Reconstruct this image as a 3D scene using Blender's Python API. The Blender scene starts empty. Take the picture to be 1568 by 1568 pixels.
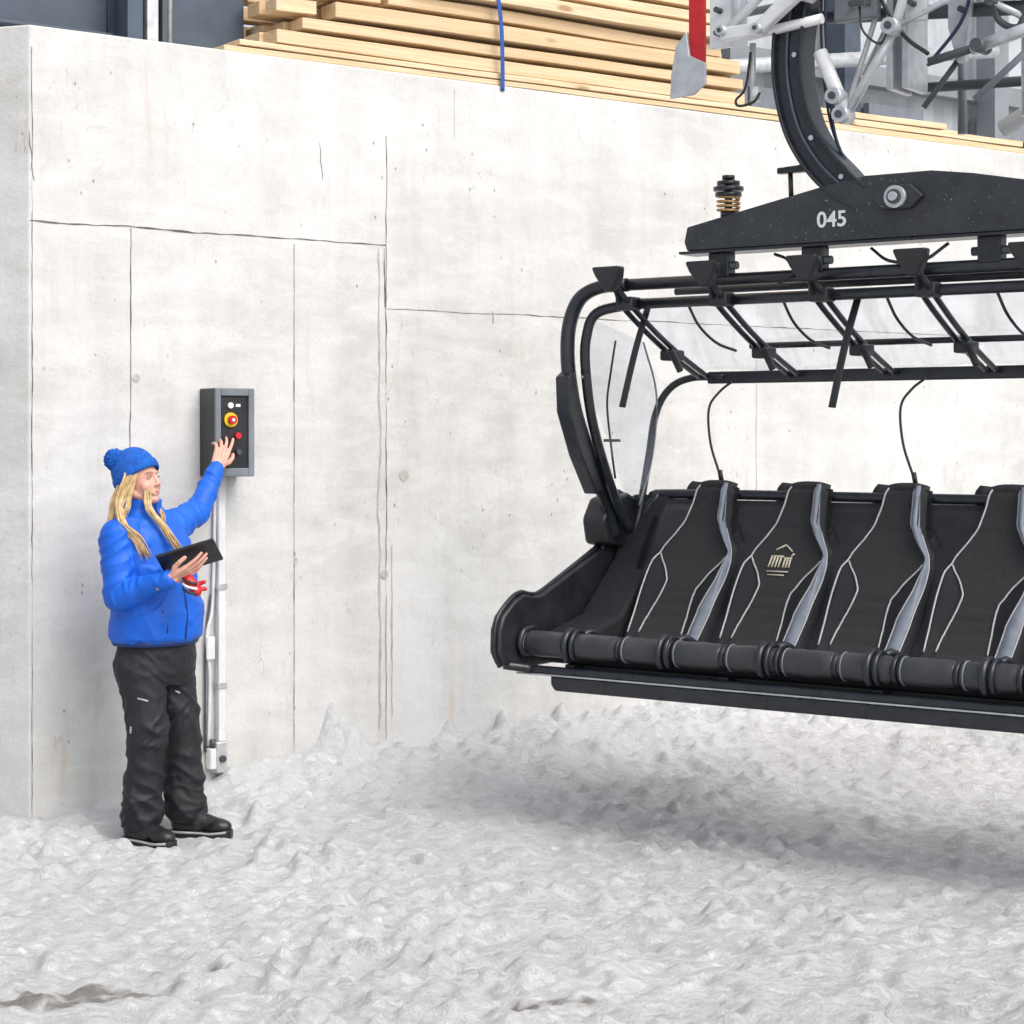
import bpy, bmesh, math, random
from mathutils import Vector, Matrix, noise
random.seed(7)
V=Vector
scene=bpy.context.scene
# ------------------------------------------------------------------ helpers
def link(o,parent=None):
    scene.collection.objects.link(o)
    if parent: o.parent=parent
    return o
def empty(name,loc=(0,0,0),rotz=0):
    e=bpy.data.objects.new(name,None); e.location=loc; e.rotation_euler=(0,0,rotz); e.empty_display_size=.2
    scene.collection.objects.link(e); return e
def mesh_obj(name,verts,faces,mat,parent=None,smooth=False,auto=False):
    me=bpy.data.meshes.new(name); me.from_pydata([tuple(v) for v in verts],[],faces); me.update()
    if mat: me.materials.append(mat)
    if smooth:
        for p in me.polygons: p.use_smooth=True
    o=bpy.data.objects.new(name,me); return link(o,parent)
def bm_obj(name,bm,mat,parent=None,smooth=False,bevel=0):
    bmesh.ops.recalc_face_normals(bm,faces=bm.faces)
    me=bpy.data.meshes.new(name); bm.to_mesh(me); bm.free()
    if mat: me.materials.append(mat)
    if smooth:
        for p in me.polygons: p.use_smooth=True
    o=bpy.data.objects.new(name,me); link(o,parent)
    if bevel:
        m=o.modifiers.new('bev','BEVEL'); m.width=bevel; m.segments=2; m.limit_method='ANGLE'; m.angle_limit=.6
        for p in me.polygons: p.use_smooth=True
        m2=o.modifiers.new('wn','WEIGHTED_NORMAL'); m2.keep_sharp=True
    return o
def cat(pts,n=6):
    pts=[V(p) for p in pts]
    if len(pts)<3: return pts
    out=[]
    P=[2*pts[0]-pts[1]]+pts+[2*pts[-1]-pts[-2]]
    for i in range(1,len(P)-2):
        a,b,c,d=P[i-1],P[i],P[i+1],P[i+2]
        for k in range(n):
            t=k/n
            out.append(.5*((2*b)+(c-a)*t+(2*a-5*b+4*c-d)*t*t+(3*b-a-3*c+d)*t**3))
    out.append(pts[-1]); return out
def sweep(bm,pts,r,seg=12,flat=1.0,up=None):
    n=len(pts); rings=[]
    t0=(pts[1]-pts[0]).normalized()
    a=(up if up else V((0,0,1)) if abs(t0.z)<.9 else V((1,0,0)))
    x=(a-t0*a.dot(t0)).normalized()
    for i,p in enumerate(pts):
        t=(pts[min(i+1,n-1)]-pts[max(i-1,0)]).normalized()
        x=(x-t*x.dot(t)).normalized(); y=t.cross(x)
        if isinstance(r,(int,float)): rr=r
        else:
            f=i/(n-1)*(len(r)-1); j=min(int(f),len(r)-2); rr=r[j]+(r[j+1]-r[j])*(f-j)
        rings.append([bm.verts.new(p+x*math.cos(2*math.pi*k/seg)*rr+y*math.sin(2*math.pi*k/seg)*rr*flat) for k in range(seg)])
    for i in range(n-1):
        for k in range(seg):
            bm.faces.new((rings[i][k],rings[i][(k+1)%seg],rings[i+1][(k+1)%seg],rings[i+1][k]))
    bm.faces.new(list(reversed(rings[0]))); bm.faces.new(rings[-1])
def tube(name,pts,r,mat,parent=None,seg=12,n=6,flat=1.0,up=None,straight=False):
    bm=bmesh.new(); sweep(bm,[V(p) for p in pts] if straight else cat(pts,n),r,seg,flat,up)
    o=bm_obj(name,bm,mat,parent,True)
    for p in o.data.polygons:
        if len(p.vertices)>4: p.use_smooth=False
    return o
def addbox(bm,x0,x1,y0,y1,z0,z1):
    vs=[bm.verts.new((x,y,z)) for x in (x0,x1) for y in (y0,y1) for z in (z0,z1)]
    for f in ((0,1,3,2),(4,6,7,5),(0,4,5,1),(2,3,7,6),(0,2,6,4),(1,5,7,3)): bm.faces.new([vs[i] for i in f])
    return vs
def box(name,x0,x1,y0,y1,z0,z1,mat,parent=None,bevel=.004):
    bm=bmesh.new(); addbox(bm,x0,x1,y0,y1,z0,z1); return bm_obj(name,bm,mat,parent,False,bevel)
def prism(name,poly,t0,t1,mat,parent,bevel=.006,plane='xz'):
    bm=bmesh.new()
    def P(a,b,t): return (a,t,b) if plane=='xz' else (t,a,b)
    A=[bm.verts.new(P(a,b,t0)) for a,b in poly]; B=[bm.verts.new(P(a,b,t1)) for a,b in poly]
    bm.faces.new(A); bm.faces.new(list(reversed(B)))
    for i in range(len(A)):
        j=(i+1)%len(A); bm.faces.new((A[i],B[i],B[j],A[j]))
    return bm_obj(name,bm,mat,parent,False,bevel)
def cyl(name,p0,p1,r,mat,parent=None,seg=20,r1=None,bevel=0):
    bm=bmesh.new(); sweep(bm,[V(p0),V(p1)],[r,r if r1 is None else r1],seg)
    o=bm_obj(name,bm,mat,parent,True)
    for p in o.data.polygons:
        if len(p.vertices)>4: p.use_smooth=False
    return o
# ------------------------------------------------------------------ materials
class NT:
    def __init__(s,name):
        s.m=bpy.data.materials.new(name); s.m.use_nodes=True; s.t=s.m.node_tree
        s.b=s.t.nodes['Principled BSDF']; s.o=s.t.nodes['Material Output']
    def n(s,ty,**k):
        nd=s.t.nodes.new(ty)
        for a,v in k.items(): setattr(nd,a,v)
        return nd
    def set(s,inp,v):
        if isinstance(v,bpy.types.NodeSocket): s.t.links.new(v,inp)
        else: inp.default_value=v
    def coord(s,scale=(1,1,1)):
        c=s.n('ShaderNodeTexCoord'); m=s.n('ShaderNodeMapping'); s.set(m.inputs[0],c.outputs['Object']); m.inputs['Scale'].default_value=scale
        return m.outputs[0]
    def noise(s,co,scale,detail=4,rough=.55,dist=0):
        nd=s.n('ShaderNodeTexNoise'); s.set(nd.inputs['Vector'],co); nd.inputs['Scale'].default_value=scale
        nd.inputs['Detail'].default_value=detail; nd.inputs['Roughness'].default_value=rough; nd.inputs['Distortion'].default_value=dist
        return nd.outputs['Fac']
    def ramp(s,f,a,b,c0=(0,0,0,1),c1=(1,1,1,1)):
        r=s.n('ShaderNodeValToRGB'); s.set(r.inputs[0],f); e=r.color_ramp.elements
        e[0].position=a; e[1].position=b; e[0].color=c0; e[1].color=c1
        return r.outputs[0]
    def mix(s,f,a,b,mode='MIX'):
        m=s.n('ShaderNodeMix',data_type='RGBA',blend_type=mode); s.set(m.inputs[0],f)
        s.set(m.inputs[6],a); s.set(m.inputs[7],b); return m.outputs[2]
    def math(s,op,a,b=0.0):
        m=s.n('ShaderNodeMath',operation=op); s.set(m.inputs[0],a); s.set(m.inputs[1],b); return m.outputs[0]
    def bump(s,h,strength=.3,dist=.01,prev=None):
        b=s.n('ShaderNodeBump'); s.set(b.inputs['Height'],h); b.inputs['Strength'].default_value=strength; b.inputs['Distance'].default_value=dist
        if prev: s.set(b.inputs['Normal'],prev)
        return b.outputs[0]
def C4(c): return (c[0],c[1],c[2],1)
def simple(name,col,rough=.5,metal=0,var=.15,scale=12,bump=.15,bd=.004,speck=0,spec=.5):
    t=NT(name); co=t.coord()
    f=t.noise(co,scale,3)
    lo=[max(0,c*(1-var)) for c in col]; hi=[min(1,c*(1+var)) for c in col]
    c=t.ramp(f,.3,.7,C4(lo),C4(hi))
    if speck:
        g=t.ramp(t.noise(co,scale*9,3,.6),.66,.72); c=t.mix(g,c,C4((speck,speck,speck)))
    t.set(t.b.inputs['Base Color'],c)
    t.set(t.b.inputs['Roughness'],t.ramp(f,.3,.7,C4([rough*.85]*3),C4([min(1,rough*1.15)]*3)))
    t.b.inputs['Metallic'].default_value=metal
    t.b.inputs['Specular IOR Level'].default_value=spec
    if bump: t.set(t.b.inputs['Normal'],t.bump(t.noise(co,scale*5,2),bump,bd))
    return t.m
# concrete
t=NT('concrete_mat'); co=t.coord()
base=t.ramp(t.noise(co,.8,6,.62,.5),.34,.66,C4((.53,.53,.515)),C4((.66,.66,.65)))
c=t.mix(t.ramp(t.noise(t.coord((5,5,.3)),1.0,4,.6),.35,.7),base,C4((.88,.88,.875)),'MULTIPLY')
c=t.mix(t.ramp(t.noise(t.coord((1,1,2.6)),2.2,5,.7,.3),.42,.64,C4((0,0,0)),C4((.55,.55,.55))),c,C4((.72,.72,.71)))
c=t.mix(t.ramp(t.noise(t.coord((1.5,1.5,1)),3.4,6,.72,.8),.52,.74,C4((0,0,0)),C4((.38,.38,.38))),c,C4((.44,.435,.42)))
c=t.mix(t.math('MULTIPLY',t.ramp(t.noise(t.coord((9,9,1.0)),1.1,4,.6),.60,.72),.40),c,C4((.54,.42,.31)))
vo=t.n('ShaderNodeTexVoronoi'); t.set(vo.inputs['Vector'],t.coord((1,1,.6))); vo.inputs['Scale'].default_value=13
msk=t.noise(co,2.7,2)
pit=t.math('MULTIPLY',t.ramp(vo.outputs['Distance'],.04,.10,(1,1,1,1),(0,0,0,1)),t.ramp(msk,.46,.53))
c=t.mix(t.math('MULTIPLY',pit,.78),c,C4((.19,.165,.14)))
hl=t.noise(t.coord((3,3,.9)),2.3,3,.5,.6)
hm=t.math('MULTIPLY',t.ramp(t.math('ABSOLUTE',t.math('SUBTRACT',hl,.5)),.001,.0035,(1,1,1,1),(0,0,0,1)),t.ramp(msk,.53,.59))
c=t.mix(t.math('MULTIPLY',hm,.45),c,C4((.26,.23,.2)))
gr=t.noise(co,70,3,.75)
c=t.mix(t.math('MULTIPLY',t.ramp(gr,.35,.75),.22),c,C4((.36,.35,.335)))
t.set(t.b.inputs['Base Color'],c); t.b.inputs['Roughness'].default_value=.9; t.b.inputs['Specular IOR Level'].default_value=.3
t.set(t.b.inputs['Normal'],t.bump(t.noise(co,9,6,.75),.55,.012)); M_CONC=t.m
# snow
t=NT('snow_mat'); co=t.coord(); cx=t.coord((1,1.5,1))
at=t.n('ShaderNodeAttribute',attribute_name='dirt'); tr_at=t.n('ShaderNodeAttribute',attribute_name='tramp'); cav=t.n('ShaderNodeAttribute',attribute_name='cav')
c=t.ramp(t.noise(co,1.3,6,.65,.4),.3,.68,C4((.73,.735,.74)),C4((.87,.87,.87)))
c=t.mix(tr_at.outputs['Fac'],C4((.90,.905,.915)),c)
g1=t.noise(cx,9,6,.78,.5)
c=t.mix(t.math('MULTIPLY',t.math('MULTIPLY',t.ramp(g1,.52,.70),.42),tr_at.outputs['Fac']),c,C4((.46,.445,.42)))
c=t.mix(t.math('MULTIPLY',t.ramp(t.noise(cx,60,3,.75),.60,.70),t.math('MULTIPLY',tr_at.outputs['Fac'],.50)),c,C4((.27,.25,.22)))
c=t.mix(cav.outputs['Fac'],c,C4((.42,.40,.375)))  # relief shade put into the snow colour: hollows tinted darker
c=t.mix(at.outputs['Fac'],c,C4((.20,.175,.14)))
t.set(t.b.inputs['Base Color'],c); t.b.inputs['Roughness'].default_value=.5
nb=t.bump(t.noise(cx,20,6,.8,.3),1.0,.045)
t.set(t.b.inputs['Normal'],nb); M_SNOW=t.m
# wood
t=NT('sawn_timber_mat'); at=t.n('ShaderNodeAttribute',attribute_name='rnd')
co=t.n('ShaderNodeTexCoord').outputs['Object']; ad=t.n('ShaderNodeVectorMath',operation='ADD'); t.set(ad.inputs[0],co)
cmb=t.n('ShaderNodeCombineXYZ'); t.set(cmb.inputs[0],t.math('MULTIPLY',at.outputs['Fac'],37.0)); t.set(cmb.inputs[2],t.math('MULTIPLY',at.outputs['Fac'],11.0)); t.set(ad.inputs[1],cmb.outputs[0])
mp=t.n('ShaderNodeMapping'); t.set(mp.inputs[0],ad.outputs[0]); mp.inputs['Scale'].default_value=(.9,14,34)
g=t.noise(mp.outputs[0],1.6,4,.6,1.0)
c=t.ramp(g,.3,.7,C4((.58,.41,.23)),C4((.82,.69,.49)))
c=t.mix(t.ramp(at.outputs['Fac'],0,1,C4((0,0,0)),C4((.65,.65,.65))),c,C4((.54,.36,.19)))
kn=t.n('ShaderNodeTexVoronoi'); mk=t.n('ShaderNodeMapping'); t.set(mk.inputs[0],ad.outputs[0]); mk.inputs['Scale'].default_value=(2.2,7,7); t.set(kn.inputs['Vector'],mk.outputs[0]); kn.inputs['Scale'].default_value=1
c=t.mix(t.math('MULTIPLY',t.ramp(kn.outputs['Distance'],.08,.16,(1,1,1,1),(0,0,0,1)),.7),c,C4((.25,.11,.04)))
t.set(t.b.inputs['Base Color'],c); t.b.inputs['Roughness'].default_value=.7
M_WOOD=t.m

M_BLACK=simple('black_painted_steel',(.016,.019,.025),.30,0,.3,14,.10,.003)
M_BEAM=simple('scuffed_black_paint',(.024,.027,.032),.42,.0,.3,9,.2,.003,speck=.24)
M_PLAST=simple('black_plastic',(.015,.016,.019),.40,0,.3,10,.15,.003)
M_FAB=simple('seat_fabric',(.034,.034,.036),.9,0,.22,60,.35,.001,spec=.25)
M_FAB2=simple('seat_bolster_fabric',(.016,.017,.020),.8,0,.25,50,.3,.001,spec=.3)
M_ROLL=simple('padded_vinyl',(.036,.038,.043),.36,0,.25,9,.12,.004)
M_PIPE=simple('reflective_piping',(.45,.45,.45),.5,0,.1,30,0)
M_STRIPE=simple('grey_seat_stripe',(.18,.205,.25),.5,0,.2,14,.2,.002)
M_GALV=simple('galvanised_steel',(.50,.52,.54),.38,.45,.16,18,.1,.002)
M_WHITE=simple('white_coated_metal',(.70,.71,.72),.4,.1,.10,10,.1,.002)
M_RED=simple('red_paint',(.50,.012,.017),.4,0,.15,8,.1,.002)
M_BLUESTEEL=simple('blue_grey_steel',(.055,.075,.105),.45,.1,.25,5,.15,.003)
M_DGREY=simple('dark_grey_steel',(.065,.075,.085),.5,.2,.25,6,.15,.003)
M_MGREY=simple('mid_grey_cladding',(.20,.22,.24),.55,.1,.12,3,.1,.003)
M_FACADE=simple('pale_cladding',(.42,.45,.48),.55,.1,.12,2,.1,.003)
M_JOINT=simple('joint_dark_line',(.12,.105,.09),.95,0,.4,22,.3,.003)  # dark brown-grey of the seam and crack ribbons on the wall face
M_JOINT2=simple('joint_grout',(.42,.40,.37),.95,0,.2,22,.3,.003)
M_YEL=simple('yellow_plastic',(.80,.50,.02),.4,0,.05,10,0)
M_CREAM=simple('cream_print',(.60,.55,.42),.6,0,.05,10,0)
M_BOXG=simple('grey_enclosure',(.17,.19,.22),.45,.0,.15,10,.1,.002)
M_STRAP=simple('blue_strap',(.01,.07,.32),.6,0,.2,30,.2,.002)
M_NAVY=simple('navy_hose',(.012,.025,.07),.4,0,.2,30,.1,.002)
M_JACK=simple('blue_softshell',(.003,.105,.57),.55,0,.16,9,.15,.002,spec=.4)
M_JACKD=simple('dark_blue_trim',(.003,.025,.13),.6,0,.2,9,.2,.003)
M_PANTS=simple('black_ski_trousers',(.015,.016,.020),.62,0,.25,9,.15,.002,spec=.35)
M_SHOE=simple('black_boot',(.011,.011,.013),.45,0,.3,20,.3,.003)
M_SOLE=simple('boot_sole_grey',(.33,.33,.32),.6,0,.2,20,.2,.003)
M_LIP=simple('lips',(.50,.19,.16),.45,0,.05,18,0)
M_EYE=simple('eye_white',(.60,.56,.53),.3,0,.02,10,0)
M_IRIS=simple('iris',(.05,.06,.07),.2,0,.1,10,0)
M_HAIRB=simple('blonde_hair',(.53,.37,.18),.45,0,.35,35,.4,.003)
M_BROW=simple('eyebrow',(.36,.21,.12),.7,0,.1,30,0)
M_TAB=simple('tablet_black',(.015,.016,.018),.3,0,.1,8,0)
t=NT('skin'); co=t.coord(); c=t.ramp(t.noise(co,22,3),.35,.65,C4((.63,.37,.28)),C4((.67,.33,.255)))
t.set(t.b.inputs['Base Color'],c); t.b.inputs['Roughness'].default_value=.5; M_SKIN=t.m
t=NT('blue_knit'); co=t.coord((1,1,1)); 
c=t.ramp(t.noise(co,40,3),.3,.7,C4((.003,.07,.38)),C4((.006,.13,.56)))
t.set(t.b.inputs['Base Color'],c); t.b.inputs['Roughness'].default_value=.9
t.set(t.b.inputs['Normal'],t.bump(t.noise(t.coord((6,6,1)),45,2),.8,.006)); M_KNIT=t.m
t=NT('clear_polycarbonate'); tr=t.n('ShaderNodeBsdfTransparent'); tr.inputs[0].default_value=(.88,.91,.95,1)
gl=t.n('ShaderNodeBsdfGlossy'); gl.inputs['Roughness'].default_value=.12; gl.inputs[0].default_value=(.8,.85,.92,1)
mx=t.n('ShaderNodeMixShader'); lw=t.n('ShaderNodeLayerWeight'); lw.inputs[0].default_value=.3
t.set(mx.inputs[0],t.math('ADD',t.math('MULTIPLY',lw.outputs['Facing'],.22),.03)); t.t.links.new(tr.outputs[0],mx.inputs[1]); t.t.links.new(gl.outputs[0],mx.inputs[2])
t.t.links.new(mx.outputs[0],t.o.inputs[0]); M_CLEAR=t.m

# ------------------------------------------------------------------ ground
A=V((-2.166,8.794,0)); W=V((.8082,.5890,0)).normalized(); NW=V((W.y,-W.x,0))
def lerp_tab(tab,x):
    if x<=tab[0][0]: return tab[0][1]
    for (a,b),(c,d) in zip(tab,tab[1:]):
        if x<=c:
            f=(x-a)/(c-a); f=f*f*(3-2*f); return b+(d-b)*f
    return tab[-1][1]
def sstep(a,b,x):
    f=min(1,max(0,(x-a)/(b-a))); return f*f*(3-2*f)
bank=[(-1,.03),(0,.0),(.5,.02),(.8,.02),(1.0,.10),(1.35,.15),(1.9,.12),(2.4,.145),(2.9,.18),(3.5,.23),(3.9,.25),(4.6,.23),(6,.18),(9,.15),(14,.15)]
BOOTS=(((-1.685,8.56),(-1.465,8.42)),((-1.50,8.70),(-1.232,8.64)))
def gh(x,y):
    p=V((x,y,0))-A; u=p.dot(W); d=p.dot(NW)
    z=-.03
    near=max(0,1-max(abs(x)-8,0)/10)
    dd=max(d,0)
    wdt=.5+.9*sstep(1.0,4.5,u)
    h=lerp_tab(bank,u)
    z+=(h+.03)*math.exp(-(dd/wdt)**1.6)
    if d<-.3: return z,0,0
    z+=.23*math.exp(-((u-1.565)/.060)**2-(dd/.08)**2)+.10*math.exp(-((u-1.69)/.08)**2-(dd/.10)**2)
    q=V((x*4.2,y*4.2,.3))
    edge=d-(.35+.35*sstep(1,4,u)+.25*noise.noise(V((u*1.7,2,7))))
    tramp=sstep(-.15,.45,edge)
    if u<.95: tramp=max(tramp*.8,.35)
    lum=1-tramp*.80
    z+=lum*(.030*noise.fractal(q,1.0,2.0,4)+.06*max(0,noise.noise(q*1.9+V((7,3,1)))-.12)+.09*max(0,noise.noise(V((x*9,y*9,4.4)))-.18)+.05*max(0,noise.noise(V((x*17,y*17,1.4)))-.1))
    q2=V((x*1.5+y*.5,y*2.2,1.7))
    z+=.024*noise.fractal(q2*1.3,.9,2.1,4)
    mod=.65+.9*max(0,noise.noise(V((x*.9,y*.9,11)))+.25)
    wx=x+.05*noise.noise(V((x*5,y*5,30))); wy=y+.05*noise.noise(V((x*5,y*5,40)))
    r1=noise.noise(V((wx*4.0+wy*2.4,wy*7.5-wx*1.2,5.1))); r2=noise.noise(V((wx*9+wy*4,wy*15-wx*2.5,8.1))); r3=noise.noise(V((x*19,y*26,3.3)))
    k1=(1-abs(r1)*2.2); k2=(1-abs(r2)*2.2)
    z+=mod*(.021*k1+.014*k2+.010*r3)
    ch=max(0,noise.noise(V((x*10+3,y*12,2.2)))-.12); z+=.08*ch*mod
    z+=.05*noise.noise(V((x*.35,y*.35,2)))*near
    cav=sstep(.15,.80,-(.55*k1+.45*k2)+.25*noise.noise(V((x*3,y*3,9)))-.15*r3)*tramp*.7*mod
    for (a,b) in BOOTS:
        a=V(a);b=V(b);pp_=V((x,y)); ab=b-a; f=max(0,min(1,(pp_-a).dot(ab)/ab.length_squared)); dist=(pp_-(a+ab*f)).length
        w=math.exp(-(dist/.13)**2); z=z*(1-w)+(-.030)*w
    return z,tramp,min(.65,cav)
def axis(lo,hi,step,outs_lo,outs_hi):
    n=int(round((hi-lo)/step)); return outs_lo+[lo+i*(hi-lo)/n for i in range(n+1)]+outs_hi
xs=axis(-3.0,4.3,.015,[-600,-250,-100,-45,-22,-12,-8,-6,-5,-4.2,-3.6,-3.25],[4.5,4.9,5.5,6.5,8,11,16,28,50,100,250,600])
ys=axis(5.6,12.4,.020,[-500,-200,-80,-35,-15,-6,-1,1.5,3,4,4.7,5.2],[12.9,13.5,14.5,16,20,30,60,140,300,700])
verts=[];dirt=[];tramp=[];cava=[]
for y in ys:
    for x in xs:
        z,tt,cc=gh(x,y); verts.append((x,y,z)); tramp.append(tt); cava.append(cc)
        d=0
        for cx,cy,rx,ry in ((-1.33,6.22,.24,.07),(-1.05,6.42,.14,.03),(.10,6.08,.16,.05),(-1.5,6.12,.2,.05)):
            q=((x-cx)/rx)**2+((y-cy)/ry)**2
            if q<6: d=max(d,min(1,max(0,1.2-q+1.6*noise.fractal(V((x*14,y*22,0)),.8,2,3))))
        dirt.append(d*.8)
nx=len(xs); faces=[(j*nx+i,j*nx+i+1,(j+1)*nx+i+1,(j+1)*nx+i) for j in range(len(ys)-1) for i in range(nx-1)]
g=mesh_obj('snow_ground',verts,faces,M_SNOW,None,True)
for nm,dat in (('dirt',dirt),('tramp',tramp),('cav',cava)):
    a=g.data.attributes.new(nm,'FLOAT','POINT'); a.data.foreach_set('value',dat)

# ------------------------------------------------------------------ concrete wall (local: x=u along, -y front)
WROT=math.atan2(W.y,W.x)
wall=empty('concrete_wall',A,WROT)
poly=[(0,0),(16,0),(16,6),(-2.34,6),(-2.34,3.24)]
bm=bmesh.new()
bot=[bm.verts.new((x,y,-.6)) for x,y in poly]; top=[bm.verts.new((x,y,3.6)) for x,y in poly]
bm.faces.new(bot); bm.faces.new(list(reversed(top)))
for i in range(5):
    j=(i+1)%5; bm.faces.new((bot[i],top[i],top[j],bot[j]))
bm_obj('wall_body',bm,M_CONC,wall,False,.012)
def joint(name,p0,p1,wd,mat,seed,amp=.006,gap=.0,proud=.002):
    p0=V((p0[0],0,p0[1])); p1=V((p1[0],0,p1[1])); L=(p1-p0).length; n=int(L/.03); dr=(p1-p0).normalized(); pr=V((dr.z,0,-dr.x))
    vs=[];fs=[]
    for i in range(n+1):
        s=i/n*L
        o=amp*noise.noise(V((s*3,seed,0)))+amp*.5*noise.noise(V((s*14,seed,3)))
        w=wd*(.25+1.1*abs(noise.noise(V((s*6,seed,9))))+.4*abs(noise.noise(V((s*30,seed,7)))))
        if gap and noise.noise(V((s*2.2,seed,20)))>gap: w=.0004
        c=p0+dr*s+pr*o
        vs+= [c-pr*w+V((0,-proud,0)),c+pr*w+V((0,-proud,0))]
    for i in range(n): fs.append((2*i,2*i+1,2*i+3,2*i+2))
    return mesh_obj(name,vs,fs,mat,wall)
joint('joint_h1',(.0,2.72),(1.89,2.715),.0045,M_JOINT,1,.008)
joint('joint_h2',(1.90,2.395),(3.9,2.39),.0035,M_JOINT,2,.008)
joint('joint_h2b',(3.9,2.39),(9,2.385),.003,M_JOINT,22)
joint('joint_v1',(.492,-.1),(.492,2.715),.0042,M_JOINT,3,.008)
joint('joint_v2',(1.359,-.1),(1.359,2.69),.0032,M_JOINT,4,.002)
joint('joint_v3',(1.892,-.1),(1.892,3.27),.004,M_JOINT,5,.006,.25)
joint('joint_v3b',(1.855,-.1),(1.85,2.7),.008,M_JOINT2,6,.014,.15,.003)
joint('joint_v3c',(1.93,-.1),(1.925,1.2),.006,M_JOINT2,16,.012,.10,.003)
joint('joint_v4',(4.44,-.1),(4.44,2.39),.004,M_JOINT2,7,.003)
joint('joint_v5',(2.31,3.3),(2.31,3.55),.003,M_JOINT2,8,.003)
joint('crack_1',(1.50,3.2),(1.52,3.02),.003,M_JOINT,9,.03)
joint('joint_c',(.012,-.1),(.012,3.5),.003,M_JOINT,10,.006,.2)
joint('crack_2',(.0,3.12),(.03,2.9),.004,M_JOINT,12,.02)
joint('crack_3',(2.55,2.41),(2.56,2.34),.003,M_JOINT,13,.02); joint('crack_4',(1.88,2.7),(1.885,2.4),.005,M_JOINT,14,.012,.1)
for i,(u,z) in enumerate(((.52,2.02),(1.88,1.05),(2.0,1.55))):
    bm=bmesh.new(); bmesh.ops.create_circle(bm,cap_ends=True,radius=.018+.005*(i%3),segments=18,matrix=Matrix.Translation((u,-.0035,z))@Matrix.Rotation(math.pi/2,4,'X'))
    bm_obj('tie_hole_ring_%d'%i,bm,M_JOINT2,wall)

# ------------------------------------------------------------------ control panel
cp=empty('control_panel',A,WROT)
box('enclosure',.846,1.050,-.15,-.0,1.56,1.976,M_PLAST,cp,.006)
bm=bmesh.new()
addbox(bm,.846,.874,-.168,-.148,1.56,1.976); addbox(bm,1.020,1.05,-.168,-.148,1.56,1.976)
addbox(bm,.874,1.020,-.168,-.148,1.56,1.60); addbox(bm,.874,1.020,-.168,-.148,1.94,1.976)
bm_obj('frame',bm,M_BOXG,cp,False,.004)
box('face_plate',.880,1.016,-.156,-.149,1.602,1.938,M_PLAST,cp,.002)
cyl('estop_base',(.925,-.156,1.827),(.925,-.170,1.827),.034,M_YEL,cp,24)
cyl('estop_button',(.925,-.170,1.827),(.925,-.192,1.827),.020,M_RED,cp,20)
cyl('estop_cap',(.925,-.192,1.827),(.925,-.195,1.827),.008,M_WHITE,cp,16)
cyl('red_button',(.962,-.156,1.753),(.962,-.176,1.753),.015,M_RED,cp,16)
cyl('white_lamp',(.925,-.156,1.895),(.925,-.168,1.895),.014,M_WHITE,cp,16)
box('label',.955,.980,-.159,-.156,1.888,1.902,M_WHITE,cp,.001)
cyl('selector',(.965,-.156,1.676),(.965,-.176,1.676),.013,M_DGREY,cp,16)
cyl('selector_2',(.92,-.156,1.64),(.92,-.17,1.64),.012,M_DGREY,cp,16)
cd=empty('cable_conduit',A,WROT)
box('trunking',.925,.962,-.045,-.002,.30,1.559,M_WHITE,cd,.005)
tube('cable',[(.885,-.015,.28),(.89,-.02,.6),(.875,-.02,.8),(.905,-.018,.95),(.915,-.02,1.3),(.92,-.02,1.55)],.008,M_WHITE,cd)
tube('cable_2',[(.87,-.012,.25),(.868,-.015,.5),(.872,-.015,.78),(.90,-.012,1.0)],.005,M_DGREY,cd)
box('cable_tag',.865,.91,-.04,-.025,.69,.80,M_WHITE,cd,.006)
box('trunking_end',.905,.965,-.06,-.002,.15,.30,M_GALV,cd,.008)
box('junction',.875,.925,-.055,-.002,.17,.27,M_WHITE,cd,.008)
cyl('gland',(.90,-.03,.27),(.90,-.03,.31),.014,M_DGREY,cd); cyl('gland_2',(.935,-.06,.22),(.935,-.075,.22),.016,M_DGREY,cd)
box('clip',.918,.969,-.05,-.002,1.02,1.05,M_GALV,cd,.003); box('clip_2',.918,.969,-.05,-.002,.55,.58,M_GALV,cd,.003)

# ------------------------------------------------------------------ lumber
def lumber(name,boards):
    vs=[];fs=[];rn=[]
    for (u0,u1,y0,y1,z0,z1,tilt) in boards:
        b=len(vs); r=random.random(); n=8
        for i in range(n+1):
            f=i/n; u=u0+(u1-u0)*f; dz=tilt*(f-.5)+.006*noise.noise(V((u*1.3,z0*9,y0*5))); dy=.010*noise.noise(V((u,z0*7,3)))
            for (yy,zz) in ((y0,z0),(y1,z0),(y1,z1),(y0,z1)):
                vs.append((u,yy+dy,zz+dz+.003*noise.noise(V((u*4,zz*20,r*9))))); rn.append(r)
        for i in range(n):
            for k in range(4):
                fs.append((b+i*4+k,b+i*4+(k+1)%4,b+(i+1)*4+(k+1)%4,b+(i+1)*4+k))
        fs.append((b,b+3,b+2,b+1)); fs.append((b+n*4,b+n*4+1,b+n*4+2,b+n*4+3))
    o=mesh_obj(name,vs,fs,M_WOOD,None); o.location=A; o.rotation_euler=(0,0,WROT)
    at=o.data.attributes.new('rnd','FLOAT','POINT'); at.data.foreach_set('value',rn)
    m=o.modifiers.new('b','BEVEL'); m.width=.003; m.segments=1
    return o
B=[]
z=3.602
for L,(th,s0,s1) in enumerate(((.028,1.0,5.0),(.028,1.15,4.9))):
    for r in range(7):
        B.append((s0+random.uniform(-.12,.2)+.12*(r%2),s1+random.uniform(-.2,.2),.01+r*.15,.01+r*.15+.14,z,z+th,0))
    z+=th+.008
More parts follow.
